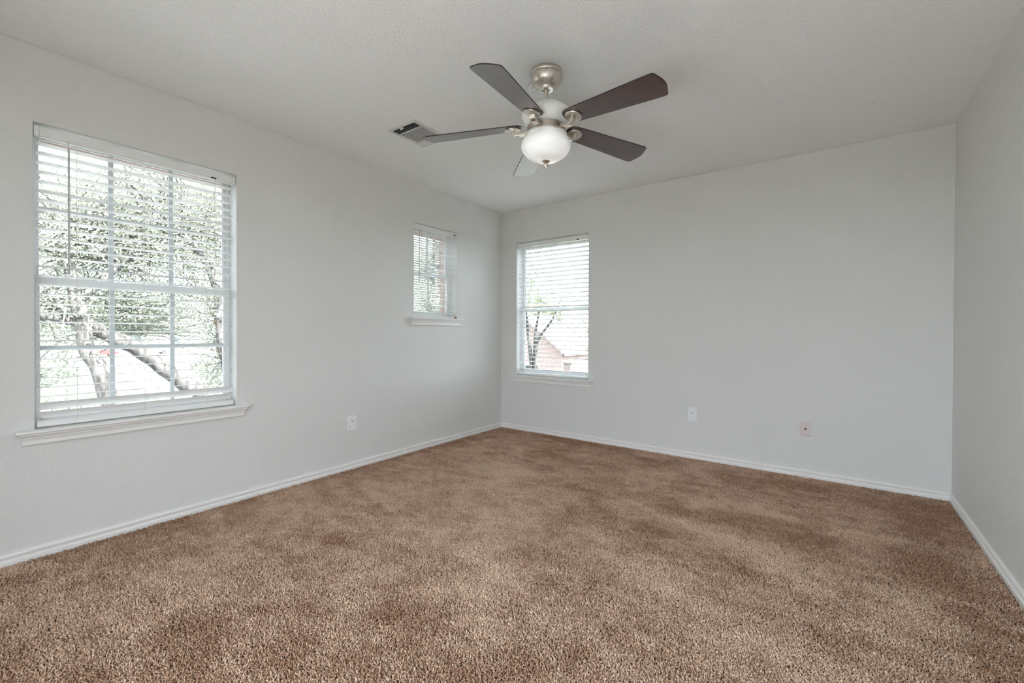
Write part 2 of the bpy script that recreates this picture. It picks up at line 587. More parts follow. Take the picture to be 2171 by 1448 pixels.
# ------------------------------------------------------------------ blinds
def blind(P, w, label, slat_w, pitch, z_first, n, tilt, closed, head_h, head_d, head_u, rail_z, ladders, wand_u, wand_z, cord_u, cord_z, tassel_mat, ntas, inset, d_front, cord_d=.006):
    u0, u1, z0, z1 = w
    root = empty('window_blind', P((u0 + u1) / 2, -.04, z0))
    tag(root, label, 'blind', 'white window blinds')
    inv = Vector(root.location)

    def L(u, d, z):
        return Vector(P(u, d, z)) - inv
    a, b = u0 + inset[0], u1 - inset[1]
    # slats
    mb = MB()

    def slat(uc0, uc1, dc, zc, ang, width, thick=.0026):
        npt = 7
        top, bot = [], []
        for i in range(npt):
            t = i / (npt - 1) - .5
            crown = .0022 * (1 - 4 * t * t)
            x, z = t * width, crown
            for lst, dz in ((top, thick / 2), (bot, -thick / 2)):
                zz = z + dz
                lst.append((dc + x * math.cos(ang) - zz * math.sin(ang), zc + x * math.sin(ang) + zz * math.cos(ang)))
        ring = top + bot[::-1]
        mb.prism([L(uc0, d, z) for d, z in ring], [L(uc1, d, z) for d, z in ring])
    dc = d_front - slat_w / 2
    rnd = random.Random(7)
    for k in range(n):
        slat(a + rnd.uniform(-.0015, .0015), b + rnd.uniform(-.0015, .0015), dc, z_first - pitch * k - slat_w / 2 * math.sin(tilt), tilt + rnd.uniform(-.012, .012), slat_w)
    for (zc, ang, dd, sh) in closed:
        slat(a + sh, b + sh, dd, zc, ang, slat_w)
    mb.build('slats', BLIND, root, smooth=True)
    # head rail
    ht, hb, hd0, hd1 = head_h[1], head_h[0], head_d[0], head_d[1]
    ha, hb2 = head_u
    s = MB()
    s.box(L(ha + .018, hd0, hb), L(hb2 - .018, hd1, ht))
    s.build('head_rail', BLIND, root, bevel=.002)
    for uu in ((ha, ha + .0175), (hb2 - .0175, hb2)):
        MB().box(L(uu[0], hd0 + .0015, hb - .004), L(uu[1], hd1, ht + .003)).build('rail_bracket', VINYL, root, bevel=.0015)
    # bottom rail
    s = MB()
    rz0, rz1, rd0, rd1 = rail_z
    s.box(L(a - .004, rd0, rz0), L(b + .002, rd1, rz1))
    s.build('bottom_rail', BLIND, root, bevel=.004)
    # ladder cords: two verticals, rungs under the slats
    zb = rz1
    for lu in ladders:
        m = MB()
        lo = min(dc + slat_w / 2 + .0025, d_front + .003)
        m.tube([L(lu - .004, lo, hb), L(lu - .004, lo, zb)], .0009, 5)
        m.tube([L(lu + .004, dc - slat_w / 2 - .002, hb), L(lu + .004, dc - slat_w / 2 - .002, zb)], .0009, 5)
        for k in range(n):
            zz = z_first - pitch * k - .004
            m.tube([L(lu - .004, lo, zz), L(lu + .004, dc - slat_w / 2 - .002, zz - slat_w * math.sin(tilt))], .0007, 4)
        m.build('ladder_cord', CORD, root)
    # wand
    if wand_u is not None:
        m = MB()
        m.tube([L(wand_u, cord_d + .004, wand_z[1]), L(wand_u, cord_d + .004, wand_z[0] + .012), L(wand_u, cord_d + .004, wand_z[0])], [.0042, .0042, .0052], 6)
        wo = m.build('tilt_wand', CLEARP, root)
        m = MB()
        m.tube([L(wand_u, cord_d + .004, wand_z[1] + .0005), L(wand_u - .003, cord_d + .004, wand_z[1] + .014), L(wand_u, cord_d, wand_z[1] + .03), L(wand_u, hd0, hb + .004)], .0013, 5)
        m.build('wand_hook', GREYM, wo)
    # pull cords with tassels
    cmb = MB()
    ends = []
    for i in range(ntas):
        du = (i - .5) * .011
        dz = -i * .009
        cmb.tube([L(cord_u, hd0 + .001, hb + .006), L(cord_u + du * .2, cord_d + .001, hb - .01), L(cord_u + du * .5, cord_d + .001, (hb + cord_z) / 2), L(cord_u + du, cord_d + .001 + .003 * i, cord_z + dz)], .0009, 5)
        ends.append((cord_u + du, cord_d + .001 + .003 * i, cord_z + dz))
    co = cmb.build('pull_cord', CORD, root) if ntas else None
    for (tu, td, tz) in ends:
        t = MB()
        t.lathe([(.0022, 0), (.0048, -.003), (.0066, -.012), (.0066, -.022), (.005, -.027), (.002, -.028)], 12, L(tu, td, tz))
        t.build('tassel', tassel_mat, co, smooth=True)
    MB().box(L(cord_u - .016, hd0 + .002, hb + .002), L(cord_u + .012, hd0 - .004, hb + .011)).build('cord_lock', DARK, root)
    return root


blind(PL, W1, 'wide white two inch blind on the large left window, lowest slats shut', .050, .04563, 1.991, 28, R_(4.5),
      [(.7115, R_(52), -.030, .002), (.668, R_(46), -.036, -.001)], (2.018, 2.061), (-.008, -.045), (W1[0] + .003, W1[1] - .003),
      (.6135, .640, -.012, -.058), (-3.492, -3.222, -2.922), -3.527, (1.362, 1.984), -2.889, 1.150, TASSEL, 2, (.014, .015), -.014)
blind(PL, W2, 'small white mini blind on the high left window near the corner', .025, .0215, 2.036, 37, R_(8),
      [], (2.046, 2.0745), (-.006, -.032), (W2[0] + .002, W2[1] - .002),
      (1.2185, 1.230, -.008, -.032), (-1.19, -.842), -1.244, (1.53, 2.02), -.765, 1.243, TASSELW, 2, (.006, .010), -.006)
blind(PB, W3, 'tall white two inch blind on the far wall window', .050, .0458, 2.004, 30, R_(13),
      [], (2.022, 2.063), (-.008, -.045), (W3[0] + .003, W3[1] - .003),
      (.6115, .634, -.012, -.058), (.374, .659, .951), .3215, (1.372, 2.0), .975, 1.95, TASSEL, 0, (.014, .012), -.014)


# ------------------------------------------------------------------ ceiling fan
FC = (1.857, -2.025)
fan = empty('ceiling_fan', (FC[0], FC[1], H))
tag(fan, 'five blade dark wood and nickel ceiling fan with lit glass bowl', 'ceiling fan')


def lz(prof):
    return [(r, z - H) for r, z in prof]


o = MB().lathe(lz([(.0001, H - .0005), (.080, H - .0005), (.0825, 2.436), (.0825, 2.424), (.0795, 2.419), (.0755, 2.4175), (.0755, 2.415), (.0785, 2.412), (.0775, 2.398), (.072, 2.383), (.061, 2.369), (.047, 2.360), (.0395, 2.3555), (.038, 2.350), (.036, 2.3465), (.024, 2.3465), (.022, 2.352), (.0001, 2.352)]), 64).build('canopy', NICKEL, fan, smooth=True)
MB().lathe(lz([(.0001, 2.352), (.0115, 2.352), (.0115, 2.262), (.0001, 2.262)]), 24).build('downrod', NICKEL, fan, smooth=True)
for k in range(3):
    cr = MB()
    a = R_(-58 + 120 * k)
    cr.lathe([(.0001, .0045), (.0028, .004), (.0036, .0015), (.0036, 0), (.0001, 0)], 10, (.0835 * math.cos(a) - .003 * math.cos(a), .0835 * math.sin(a) - .003 * math.sin(a), 2.4155 - H))
    cr.build('canopy_screw', GREYM, fan)
# thin loose wire hanging from the canopy on the left
rv = Vector((math.cos(yaw), -math.sin(yaw), 0))
wp = [Vector((0, 0, 2.4 - H)) - rv * .070, Vector((0, 0, 2.392 - H)) - rv * .079, Vector((0, 0, 2.372 - H)) - rv * .094, Vector((0, 0, 2.355 - H)) - rv * .104, Vector((0, 0, 2.338 - H)) - rv * .118]
MB().tube(wp, .0012, 6).build('loose_wire', GREYM, fan)
MB().lathe(lz([(.0001, 2.279), (.018, 2.279), (.022, 2.276), (.055, 2.270), (.090, 2.257), (.116, 2.239), (.130, 2.220), (.134, 2.205), (.131, 2.188), (.121, 2.171), (.108, 2.158), (.095, 2.152), (.0001, 2.152)]), 64).build('motor_housing', PEWTER, fan, smooth=True)
# ribbed collar
prof = [(.0001, 2.1525), (.094, 2.1525)]
z = 2.1515
for k in range(5):
    prof += [(.0985, z), (.0985, z - .0042), (.0945, z - .0046), (.0945, z - .0060)]
    z -= .0062
prof += [(.102, z), (.108, z - .004), (.109, z - .008), (.105, z - .010), (.098, z - .010), (.0001, z - .010)]
zl = z - .010
MB().lathe(lz(prof), 64).build('ribbed_collar', NICKEL, fan, smooth=True)
gl = MB().lathe(lz([(.097, zl + .002), (.099, zl - .006), (.106, zl - .014), (.117, zl - .026), (.1255, zl - .040), (.129, zl - .054), (.128, zl - .067), (.122, zl - .082), (.110, zl - .098), (.093, zl - .112), (.071, zl - .124), (.046, zl - .132), (.022, zl - .1355), (.0001, zl - .136)]), 64).build('glass_bowl', GLOBE, fan, smooth=True)
zf = zl - .1335
MB().lathe(lz([(.0001, zf + .002), (.022, zf + .0010), (.0235, zf - .001), (.018, zf - .006), (.012, zf - .011), (.008, zf - .015), (.0105, zf - .020), (.0105, zf - .026), (.007, zf - .031), (.0001, zf - .032)]), 24).build('finial', NICKEL, gl, smooth=True)

# blades
def blade_outline():
    # half width along r; rounded root and gently bowed tip with rounded corners
    r0, r1 = .125, .655
    side = [(.125, 0), (.1255, .012), (.128, .024), (.134, .036), (.143, .045), (.155, .0505), (.175, .054), (.25, .0585), (.40, .0655), (.55, .0730), (.615, .0755), (.627, .0742), (.6355, .069), (.6395, .060)]
    tip = [(.6445, .044), (.6505, .029), (.654, .0145), (.655, 0)]
    hp = side + tip
    return hp + [(r, -w) for r, w in hp[-2:0:-1]]


def make_blade(ang):
    t = .0055
    ol = blade_outline()
    mb = MB()
    mb.prism([(r, w, -t / 2) for r, w in ol], [(r, w, t / 2) for r, w in ol])
    b = mb.build('fan_blade', WOOD, fan, bevel=.0012)
    b.data.materials.append(WOODE)
    for p in b.data.polygons:
        if abs(p.normal.z) < .5:
            p.material_index = 1
    # place: pitch about the blade axis, slight droop, then turn around the motor
    m = Matrix.Rotation(ang, 4, 'Z') @ Matrix.Translation((0, 0, 2.161 - H)) @ Matrix.Translation((.12, 0, 0)) @ Matrix.Rotation(R_(3.6), 4, 'Y') @ Matrix.Translation((-.12, 0, 0)) @ Matrix.Rotation(R_(-12), 4, 'X')
    b.matrix_local = m
    # bracket: round medallion under the blade root and an arm curving down and in to the collar
    k = MB()
    k.lathe([(.0001, -t / 2 - .0002), (.0405, -t / 2 - .0002), (.0425, -.005), (.0425, -.0105), (.0395, -.013), (.0001, -.0125)], 32, (.178, 0, 0))
    mi = (Matrix.Rotation(R_(13), 4, 'X') @ Matrix.Translation((.12, 0, 0)) @ Matrix.Rotation(R_(-3.6), 4, 'Y') @ Matrix.Translation((-.12, 0, 0)))
    def tr(r, y, z):
        return mi @ Vector((r, y, z - 2.161))
    path = [(.176, 2.150), (.176, 2.141), (.170, 2.128), (.158, 2.121), (.140, 2.1205), (.120, 2.123), (.098, 2.128)]
    rings = []
    for i, (r, zz) in enumerate(path):
        a = path[max(i - 1, 0)]
        c = path[min(i + 1, len(path) - 1)]
        d = Vector((c[0] - a[0], 0, c[1] - a[1])).normalized()
        nrm = Vector((-d.z, 0, d.x))
        hw, ht = .0130, .0075
        rings.append([tr(*(Vector((r, 0, zz)) + nrm * ht * sgn + Vector((0, y, 0)))) for sgn, y in ((1, -hw), (1, hw), (-1, hw), (-1, -hw))])
    vs, fs = [], []
    for rg in rings:
        vs += rg
    for i in range(len(rings) - 1):
        for q in range(4):
            fs.append((i * 4 + q, i * 4 + (q + 1) % 4, i * 4 + 4 + (q + 1) % 4, i * 4 + 4 + q))
    fs += [(3, 2, 1, 0), tuple(len(vs) - 4 + q for q in range(4))]
    k.add(vs, fs)
    br = k.build('blade_bracket', NICKEL, b, bevel=.002)
    return b


for k in range(5):
    make_blade(R_(-8.5 + 72 * k))

# ------------------------------------------------------------------ ceiling vent
vent = empty('ceiling_vent', (.7725, -1.93, H))
tag(vent, 'white metal three way air register set in the ceiling beside the fan', 'vent')
vx, vy = .1325, .1625
m = MB()
fr = .026
zb_ = -.006
for a, b in (((-vx, -vy, -.0005), (vx, -vy + fr, zb_)), ((-vx, vy - fr, -.0005), (vx, vy, zb_)), ((-vx, -vy + fr, -.0005), (-vx + fr, vy - fr, zb_)), ((vx - fr, -vy + fr, -.0005), (vx, vy - fr, zb_))):
    m.box(a, b)
m.build('vent_frame', VENTM, vent, bevel=.003)
MB().box((-vx + fr - .004, -vy + fr - .004, -.0006), (vx - fr + .004, vy - fr + .004, -.0016)).build('duct_opening', DARK, vent)
ix, iy = vx - fr, vy - fr


def louvre(mb, p0, p1, tiltdir, h=.011, t=.0012, hw=.0065):
    p0, p1 = Vector(p0), Vector(p1)
    d = (p1 - p0).normalized()
    s = Vector((-d.y, d.x, 0)) * tiltdir
    a = s * hw
    q = [p0 - a + Vector((0, 0, -.003)), p0 - a + Vector((0, 0, -.003 - t)), p0 + a + Vector((0, 0, -.003 - h - t)), p0 + a + Vector((0, 0, -.003 - h))]
    mb.prism(q, [v + (p1 - p0) for v in q])


m = MB()
for k in range(3):
    yy = -iy + .012 + k * .0175
    louvre(m, (-ix, yy, 0), (ix, yy, 0), -1 if k else -1)
    yy = iy - .012 - k * .0175
    louvre(m, (-ix, yy, 0), (ix, yy, 0), 1)
nx = 13
for k in range(nx):
    xx = -ix + (k + .5) * 2 * ix / nx
    louvre(m, (xx, -iy + .058, 0), (xx, iy - .058, 0), -1, .0030, .0010, .0074)
m.box((-ix, -iy + .054, -.002), (ix, -iy + .058, -.013)).box((-ix, iy - .058, -.002), (ix, iy - .054, -.013))
m.build('louvres', VENTM, vent)
MB().box((-.035, -iy + .002, -.003), (-.005, -iy + .007, -.013)).build('damper_lever', VINYL, vent, bevel=.001)


# ------------------------------------------------------------------ wall plates
def plate_root(name, P, u, z, label, cat, m, pw=.079, ph=.124, group=None):
    root = empty(name, P(u, 0, z))
    tag(root, label, cat, group)

    def L(a, d, b):
        return Vector(P(u + a, d, z + b)) - Vector(P(u, 0, z))
    s = MB()
    w, h = pw / 2, ph / 2
    s.prism([L(-w, .0008, -h), L(w, .0008, -h), L(w, .0008, h), L(-w, .0008, h)], [L(-w + .004, .0062, -h + .004), L(w - .004, .0062, -h + .004), L(w - .004, .0062, h - .004), L(-w + .004, .0062, h - .004)])
    s.build('plate', m, root, bevel=.0012)
    return root, L


def disc(L, cu, cz, d0, d1, r, rz=None, flat=0.0, n=28):
    rz = rz or r
    pts = []
    for k in range(n):
        w = 2 * PI * k / n
        a, b = r * math.cos(w), rz * math.sin(w)
        if flat:
            b = max(-flat, min(flat, b))
        pts.append((cu + a, cz + b))
    return MB().prism([L(a, d0, b) for a, b in pts], [L(a, d1, b) for a, b in pts])


def outlet(P, u, z, label, sgn):
    root, L = plate_root('wall_outlet', P, u, z, label, 'outlet', PLATE, group='duplex wall outlets')
    o = disc(L, 0, .020, .0055, .0082, .0172, .0172, .0142).build('receptacle', PLATE, root)
    s = MB()
    s.box(L(-.0078, .0083, .0195), L(-.0052, .0088, .0295)).box(L(.0052, .0083, .0205), L(.0074, .0088, .0285))
    pts = disc(L, 0, .0115, .0083, .0088, .0032, n=12)
    s.add(pts.v, pts.f)
    s.build('receptacle_slots', DARK, o)
    o2 = disc(L, 0, -.020, .0055, .0082, .0172, .0172, .0142).build('receptacle', PLATE, root)
    c = disc(L, 0, -.020, .0083, .0135, .0165).build('safety_cap', PLATE, o2, bevel=.0015)
    disc(L, 0, 0, .0058, .0075, .0032, n=12).build('plate_screw', PLATE, root)


outlet(PL, -1.935, .357, 'white duplex outlet with one safety cap, on the left wall between the two windows', 1)
outlet(PB, 2.098, .370, 'white duplex outlet with one safety cap, low on the far wall', 1)
root, L = plate_root('phone_jack_plate', PB, 2.911, .358, 'greyish ivory phone jack plate low on the far wall, right of the outlet', 'phone jack', PLATEW, .072, .112)
s = MB()
s.prism([L(-.0065, .0060, -.0055), L(.0065, .0060, -.0055), L(.0065, .0060, .003), L(0, .0060, .0085), L(-.0065, .0060, .003)],
        [L(-.0065, .0068, -.0055), L(.0065, .0068, -.0055), L(.0065, .0068, .003), L(0, .0068, .0085), L(-.0065, .0068, .003)])
s.build('jack_socket', DARK, root)
for b in (.042, -.042):
    disc(L, 0, b, .0060, .0072, .0030, n=12).build('plate_screw', GREYM, root)


# ------------------------------------------------------------------ carpet pile
def np_noise(x, y, scale, seed):
    """smooth value noise on numpy arrays"""
    rs = np.random.RandomState(seed)
    g = rs.rand(256, 256)
    X, Y = x * scale + 37.3, y * scale + 91.7
    xi, yi = np.floor(X).astype(int), np.floor(Y).astype(int)
    fx, fy = X - xi, Y - yi
    fx, fy = fx * fx * (3 - 2 * fx), fy * fy * (3 - 2 * fy)
    a = g[xi % 256, yi % 256]
    b = g[(xi + 1) % 256, yi % 256]
    c = g[xi % 256, (yi + 1) % 256]
    d = g[(xi + 1) % 256, (yi + 1) % 256]
    return (a * (1 - fx) + b * fx) * (1 - fy) + (c * (1 - fx) + d * fx) * fy


def carpet():
    rs = np.random.RandomState(5)
    sp = .0056
    x0, x1, y0, y1 = .016, W - .016, -4.05, -.016
    nx, ny = int((x1 - x0) / sp), int((y1 - y0) / sp)
    gx, gy = np.meshgrid(np.arange(nx), np.arange(ny))
    px = x0 + (gx.ravel() + .5) * sp + rs.uniform(-.45, .45, nx * ny) * sp
    py = y0 + (gy.ravel() + .5) * sp + rs.uniform(-.45, .45, nx * ny) * sp
    px = np.clip(px, x0, x1)
    py = np.clip(py, y0, y1)
    # drop the part of the floor that lies behind the viewpoint's field
    fx_, fy_ = math.sin(yaw), math.cos(yaw)
    fwd = (px - CAM.x) * fx_ + (py - CAM.y) * fy_
    keep = fwd > .55
    px, py = px[keep], py[keep]
    n = len(px)
    # brushed pile field: vacuum strokes and foot scuffs turn the nap one way or the other
    nap = (np_noise(px, py, 1.7, 1) - .5) * .45 + (np_noise(px + .25 * py, py, 5.0, 2) - .5) * .8 + (np_noise(px * .55 + py * .3, py - .2 * px, 13.0, 3) - .5) * 1.2 + (np_noise(px * .7, py, 31.0, 4) - .5) * 1.1
    strokes = STROKES
    for (ax, ay, bx, by, wd, amp) in strokes:
        dx, dy = bx - ax, by - ay
        L2 = dx * dx + dy * dy
        t = np.clip(((px - ax) * dx + (py - ay) * dy) / L2, 0, 1)
        d = np.hypot(px - ax - t * dx, py - ay - t * dy)
        nap += 1.0 * amp * np.exp(-(d / wd) ** 2)
    nap = np.clip(nap, -1.3, 1.3)
    # lean direction: nap>0 laid towards the room's windows, nap<0 laid back
    la = rs.uniform(0, 2 * PI, n)
    lean = np.abs(rs.normal(.72, .3, n))
    lx = np.cos(la) * lean * 1.25 + fx_ * nap * .4
    ly = np.sin(la) * lean * 1.25 + fy_ * nap * .4
    h = rs.uniform(.011, .0155, n)
    ex, ey = lx * h, ly * h
    ez = h * (1 - .30 * np.clip(lx * lx + ly * ly, 0, 1.8))
    px2 = np.clip(px + ex, .012, W - .012)
    py2 = np.minimum(py + ey, -.012)
    w = rs.uniform(.0022, .0032, n)
    a0 = rs.uniform(0, 2 * PI, n)
    V = np.empty((n, 7, 3), dtype=np.float32)
    for k in range(3):
        c, s_ = np.cos(a0 + k * 2 * PI / 3), np.sin(a0 + k * 2 * PI / 3)
        V[:, k, 0] = px + c * w * .8
        V[:, k, 1] = py + s_ * w * .8
        V[:, k, 2] = FL
        c, s_ = np.cos(a0 + .9 + k * 2 * PI / 3), np.sin(a0 + .9 + k * 2 * PI / 3)
        V[:, 3 + k, 0] = px + ex * .5 + c * w
        V[:, 3 + k, 1] = py + ey * .5 + s_ * w
        V[:, 3 + k, 2] = FL + ez * .68
    V[:, 6, 0] = px2
    V[:, 6, 1] = py2
    V[:, 6, 2] = FL + ez * 1.08
    V[:, :, 0] = np.clip(V[:, :, 0], .0125, W - .0125)
    V[:, :, 1] = np.minimum(V[:, :, 1], -.0125)
    tri = []
    for k in range(3):
        k2 = (k + 1) % 3
        tri += [[k, k2, 3 + k2], [k, 3 + k2, 3 + k], [3 + k, 3 + k2, 6]]
    T = np.array(tri, dtype=np.int32)
    F = (T[None] + (np.arange(n, dtype=np.int32) * 7)[:, None, None]).reshape(-1)
    me = bpy.data.meshes.new('carpet_pile')
    me.vertices.add(n * 7)
    me.vertices.foreach_set('co', V.ravel())
    nf = len(F) // 3
    me.loops.add(len(F))
    me.loops.foreach_set('vertex_index', F)
    me.polygons.add(nf)
    me.polygons.foreach_set('loop_start', np.arange(0, len(F), 3, dtype=np.int32))
    me.polygons.foreach_set('use_smooth', np.ones(nf, dtype=bool))
    # random brown per twist, plus the nap's light and shade painted into the colour
    tone = np.clip(rs.normal(0, .72, n) + nap * NAP_SHADE, -2, 2).astype(np.float32)
    at = me.attributes.new('yarn', 'FLOAT', 'POINT')
    at.data.foreach_set('value', np.repeat(tone, 7))
    me.update()
    me.validate()
    m = mat('carpet_yarn', (.5, .33, .24), .9, spec=.15)
    b = m.node_tree.nodes['Principled BSDF']
    an = nd(m, 'ShaderNodeAttribute', attribute_name='yarn')
    mr = nd(m, 'ShaderNodeMapRange')
    mr.inputs['From Min'].default_value = -1.6
    mr.inputs['From Max'].default_value = 1.6
    lk(m, an, 'Fac', mr, 'Value')
    rp = nd(m, 'ShaderNodeValToRGB')
    rp.color_ramp.elements[0].color = (*YARN_D, 1)
    rp.color_ramp.elements[1].color = (*YARN_L, 1)
    lk(m, mr, 'Result', rp, 'Fac')
    lk(m, rp, 'Color', b, 'Base Color')
    b.inputs['Sheen Weight'].default_value = .06
    b.inputs['Sheen Roughness'].default_value = .5
    me.materials.append(m)
    o = bpy.data.objects.new('carpet_pile', me)
    col.objects.link(o)
    tag(o, 'brown beige cut pile carpet with vacuum marks covering the floor', 'carpet', kind='stuff')


YARN_D = (.46, .262, .16)
YARN_L = (.98, .735, .56)
NAP_SHADE = 1.15  # strength of the pile-lean shading painted into the yarn colour
STROKES = [
    (2.31, -1.22, 3.02, -1.26, .10, -1.0), (1.98, -1.52, 2.95, -1.82, .11, -1.0), (3.50, -.45, 3.55, -2.4, .14, -.9),
    (2.4, -.30, 3.6, -.25, .13, -.8), (2.52, -1.10, 2.85, -1.08, .07, -.7), (2.99, -1.08, 3.2, -1.18, .07, -.8), (3.33, -1.2, 3.42, -1.26, .07, -.8),
    (2.18, -.65, 2.25, -1.15, .10, -.7), (2.23, -2.05, 3.12, -2.25, .12, .8), (2.0, -1.3, 2.9, -1.5, .10, .8), (2.3, -.95, 3.3, -.95, .10, .6), (2.4, -1.66, 3.3, -1.75, .08, .7),
    (1.89, -2.98, 2.25, -3.0, .12, -.5), (.10, -.9, .22, -.4, .10, -.8), (.65, -.10, 1.39, -.12, .11, -.9), (.2, -.15, .5, -.12, .12, -.8),
    (.8, -2.75, 1.0, -2.67, .08, -.8), (1.18, -3.42, 1.32, -3.37, .08, -1.0), (1.69, -2.88, 1.84, -2.85, .06, -.7), (.03, -3.6, .05, -.2, .06, -.7), (1.0, -3.9, 1.25, -3.7, .1, -.8),
    (.9, -1.2, 1.6, -1.9, .25, .6), (1.5, -2.2, 1.9, -2.5, .2, .6),
]
carpet()


# ------------------------------------------------------------------ outdoors (the room is one floor up)
GZ = -2.95
struct(MB().box((-230, -150, GZ - .3), (120, 220, GZ)).build('ground', GRASS), 'pale green lawn far below the windows', 'lawn')
s = MB()
s.prism([(-60, 8.9, GZ + .002), (-60, 10.6, GZ + .002), (-17, 4.3, GZ + .002), (-17, 2.7, GZ + .002)], [(-60, 8.9, GZ + .03), (-60, 10.6, GZ + .03), (-17, 4.3, GZ + .03), (-17, 2.7, GZ + .03)])
struct(s.build('path', CONC), 'pale concrete walk crossing the lawn', 'path')
struct(MB().box((-8.5, -16, GZ + .001), (-.3, .25, GZ + .02)).build('bounce_paving', CONC), 'pale concrete paving added beside the house to bounce neutral light indoors', 'bounce_paving')  # added over the lawn so ground bounce into the room is pale and neutral
struct(MB().box((-118, -140, GZ + .002), (-62, 200, GZ + .02)).build('street', ASPH), 'pale grey street and parking beyond the lawn', 'street')


def branchy(name, label, pos_limbs, crowns, leafm, nleaf, lsize, seed, group='trees outside the windows'):
    root = empty(name, tuple(pos_limbs[0][0][0]))
    tag(root, label, 'tree', group)
    inv = Vector(root.location)
    mb = MB()
    for pts, rad in pos_limbs:
        P_ = [Vector(p) - inv for p in pts]
        # resample smoothly (Catmull-Rom)
        out, rr = [], []
        for i in range(len(P_) - 1):
            p0, p1, p2, p3 = P_[max(i - 1, 0)], P_[i], P_[i + 1], P_[min(i + 2, len(P_) - 1)]
            for q in range(5):
                t = q / 5
                out.append(.5 * ((2 * p1) + (-p0 + p2) * t + (2 * p0 - 5 * p1 + 4 * p2 - p3) * t * t + (-p0 + 3 * p1 - 3 * p2 + p3) * t ** 3))
                rr.append((rad[i] + (rad[i + 1] - rad[i]) * t) * (1 + .06 * math.sin(7 * (i + t))))
        out.append(P_[-1])
        rr.append(rad[-1])
        mb.tube(out, rr, 10)
    mb.build('tree_trunk', BARK, root, smooth=True)
    rs = np.random.RandomState(seed)
    pts = []
    tw = MB()
    rr = random.Random(seed)
    tot = sum(c[3] * c[4] * c[5] for c in crowns)
    for cx, cy_, cz, sx, sy, sz in crowns:
        k = int(nleaf * sx * sy * sz / tot)
        nc = max(6, k // 45)
        cc = rs.normal(0, .42, (nc, 3))
        idx = rs.randint(0, nc, k)
        pp = cc[idx] + rs.normal(0, .10, (k, 3))
        pts.append(pp * np.array([sx, sy, sz]) + np.array([cx, cy_, cz]) - np.array(inv))
        for c in cc[::2]:
            a = Vector((cx, cy_, cz)) - inv + Vector((rr.uniform(-.2, .2) * sx, rr.uniform(-.2, .2) * sy, rr.uniform(-.3, .1) * sz))
            e = Vector((c[0] * sx + cx, c[1] * sy + cy_, c[2] * sz + cz)) - inv
            mid = (a + e) / 2 + Vector((rr.uniform(-.1, .1), rr.uniform(-.1, .1), rr.uniform(-.1, .15)))
            tw.tube([a, mid, e], [.018, .011, .004], 5)
    tw.build('twigs', TWIG, root)['kind'] = 'stuff'
    pts = np.concatenate(pts)
    n = len(pts)
    d1 = rs.normal(0, 1, (n, 3))
    d1 /= np.linalg.norm(d1, axis=1)[:, None]
    d2 = np.cross(d1, rs.normal(0, 1, (n, 3)))
    d2 /= np.linalg.norm(d2, axis=1)[:, None]
    sz = lsize * rs.uniform(.6, 1.3, n)[:, None]
    V = np.stack([pts - d1 * sz, pts + d2 * sz * .42, pts + d1 * sz, pts - d2 * sz * .42], axis=1).astype(np.float32)
    me = bpy.data.meshes.new('foliage')
    me.vertices.add(n * 4)
    me.vertices.foreach_set('co', V.ravel())
    me.loops.add(n * 4)
    me.loops.foreach_set('vertex_index', np.arange(n * 4, dtype=np.int32))
    me.polygons.add(n)
    me.polygons.foreach_set('loop_start', np.arange(0, n * 4, 4, dtype=np.int32))
    me.update()
    me.validate()
    me.materials.append(leafm)
    o = bpy.data.objects.new('foliage', me)
    o.parent = root
    col.objects.link(o)
    return root


# big oak close to the large window: forked limbs leaning away, crown across the upper panes
branchy('oak_tree', 'large grey oak with forked leaning limbs right outside the large window',
        [([(-5.2, -.2, GZ), (-5.1, -.5, -1.6), (-5.0, -1.22, -.04), (-5.0, -1.51, .25), (-5.0, -1.83, .57), (-5.0, -2.10, .82), (-5.0, -2.36, .99), (-5.1, -2.75, 1.22), (-5.3, -3.4, 1.35)], [.26, .20, .125, .115, .105, .10, .095, .08, .06]),
         ([(-5.15, -.9, -2.4), (-5.05, -1.7, -1.2), (-5.0, -2.36, .04), (-5.0, -2.48, .51), (-5.0, -2.62, .83), (-5.0, -2.66, 1.15), (-5.0, -2.71, 1.46), (-5.1, -2.78, 1.95), (-5.2, -2.9, 2.8)], [.20, .15, .105, .10, .09, .085, .08, .06, .03]),
         ([(-5.05, -.75, -.9), (-5.0, -.85, .1), (-5.0, -1.0, .9), (-5.0, -1.05, 1.56), (-5.0, -1.22, 2.15), (-5.0, -1.65, 2.67), (-5.2, -2.2, 3.3)], [.15, .11, .09, .075, .06, .045, .02]),
         ([(-5.0, -1.1, 1.3), (-5.1, -.6, 1.8), (-5.4, .2, 2.4)], [.07, .05, .02]),
         ([(-5.0, -2.7, 1.5), (-5.2, -2.2, 2.1), (-5.5, -1.7, 2.9)], [.07, .05, .02])],
        [(-5.6, -2.4, 2.5, 1.5, 2.2, 1.3), (-6.2, -1.2, 3.2, 1.6, 2.6, 1.5), (-5.4, -3.0, 1.5, 1.1, 1.0, .7), (-6.6, -2.0, 1.5, 1.1, 1.4, .55), (-5.6, -.6, 1.6, 1.0, 1.1, .9), (-5.8, -.5, .5, .9, .9, .8), (-6.0, -3.0, .55, .9, .7, .45), (-5.5, .8, 3.0, 1.5, 1.6, 1.4), (-8.0, -1.6, 1.2, 1.2, 2.0, .7), (-8.2, .9, .2, 1.0, .9, 1.2), (-8.5, -2.2, -.6, .9, .6, .7), (-5.3, -.75, .9, .6, .6, .9)],
        LEAF, 135000, .023, 11)
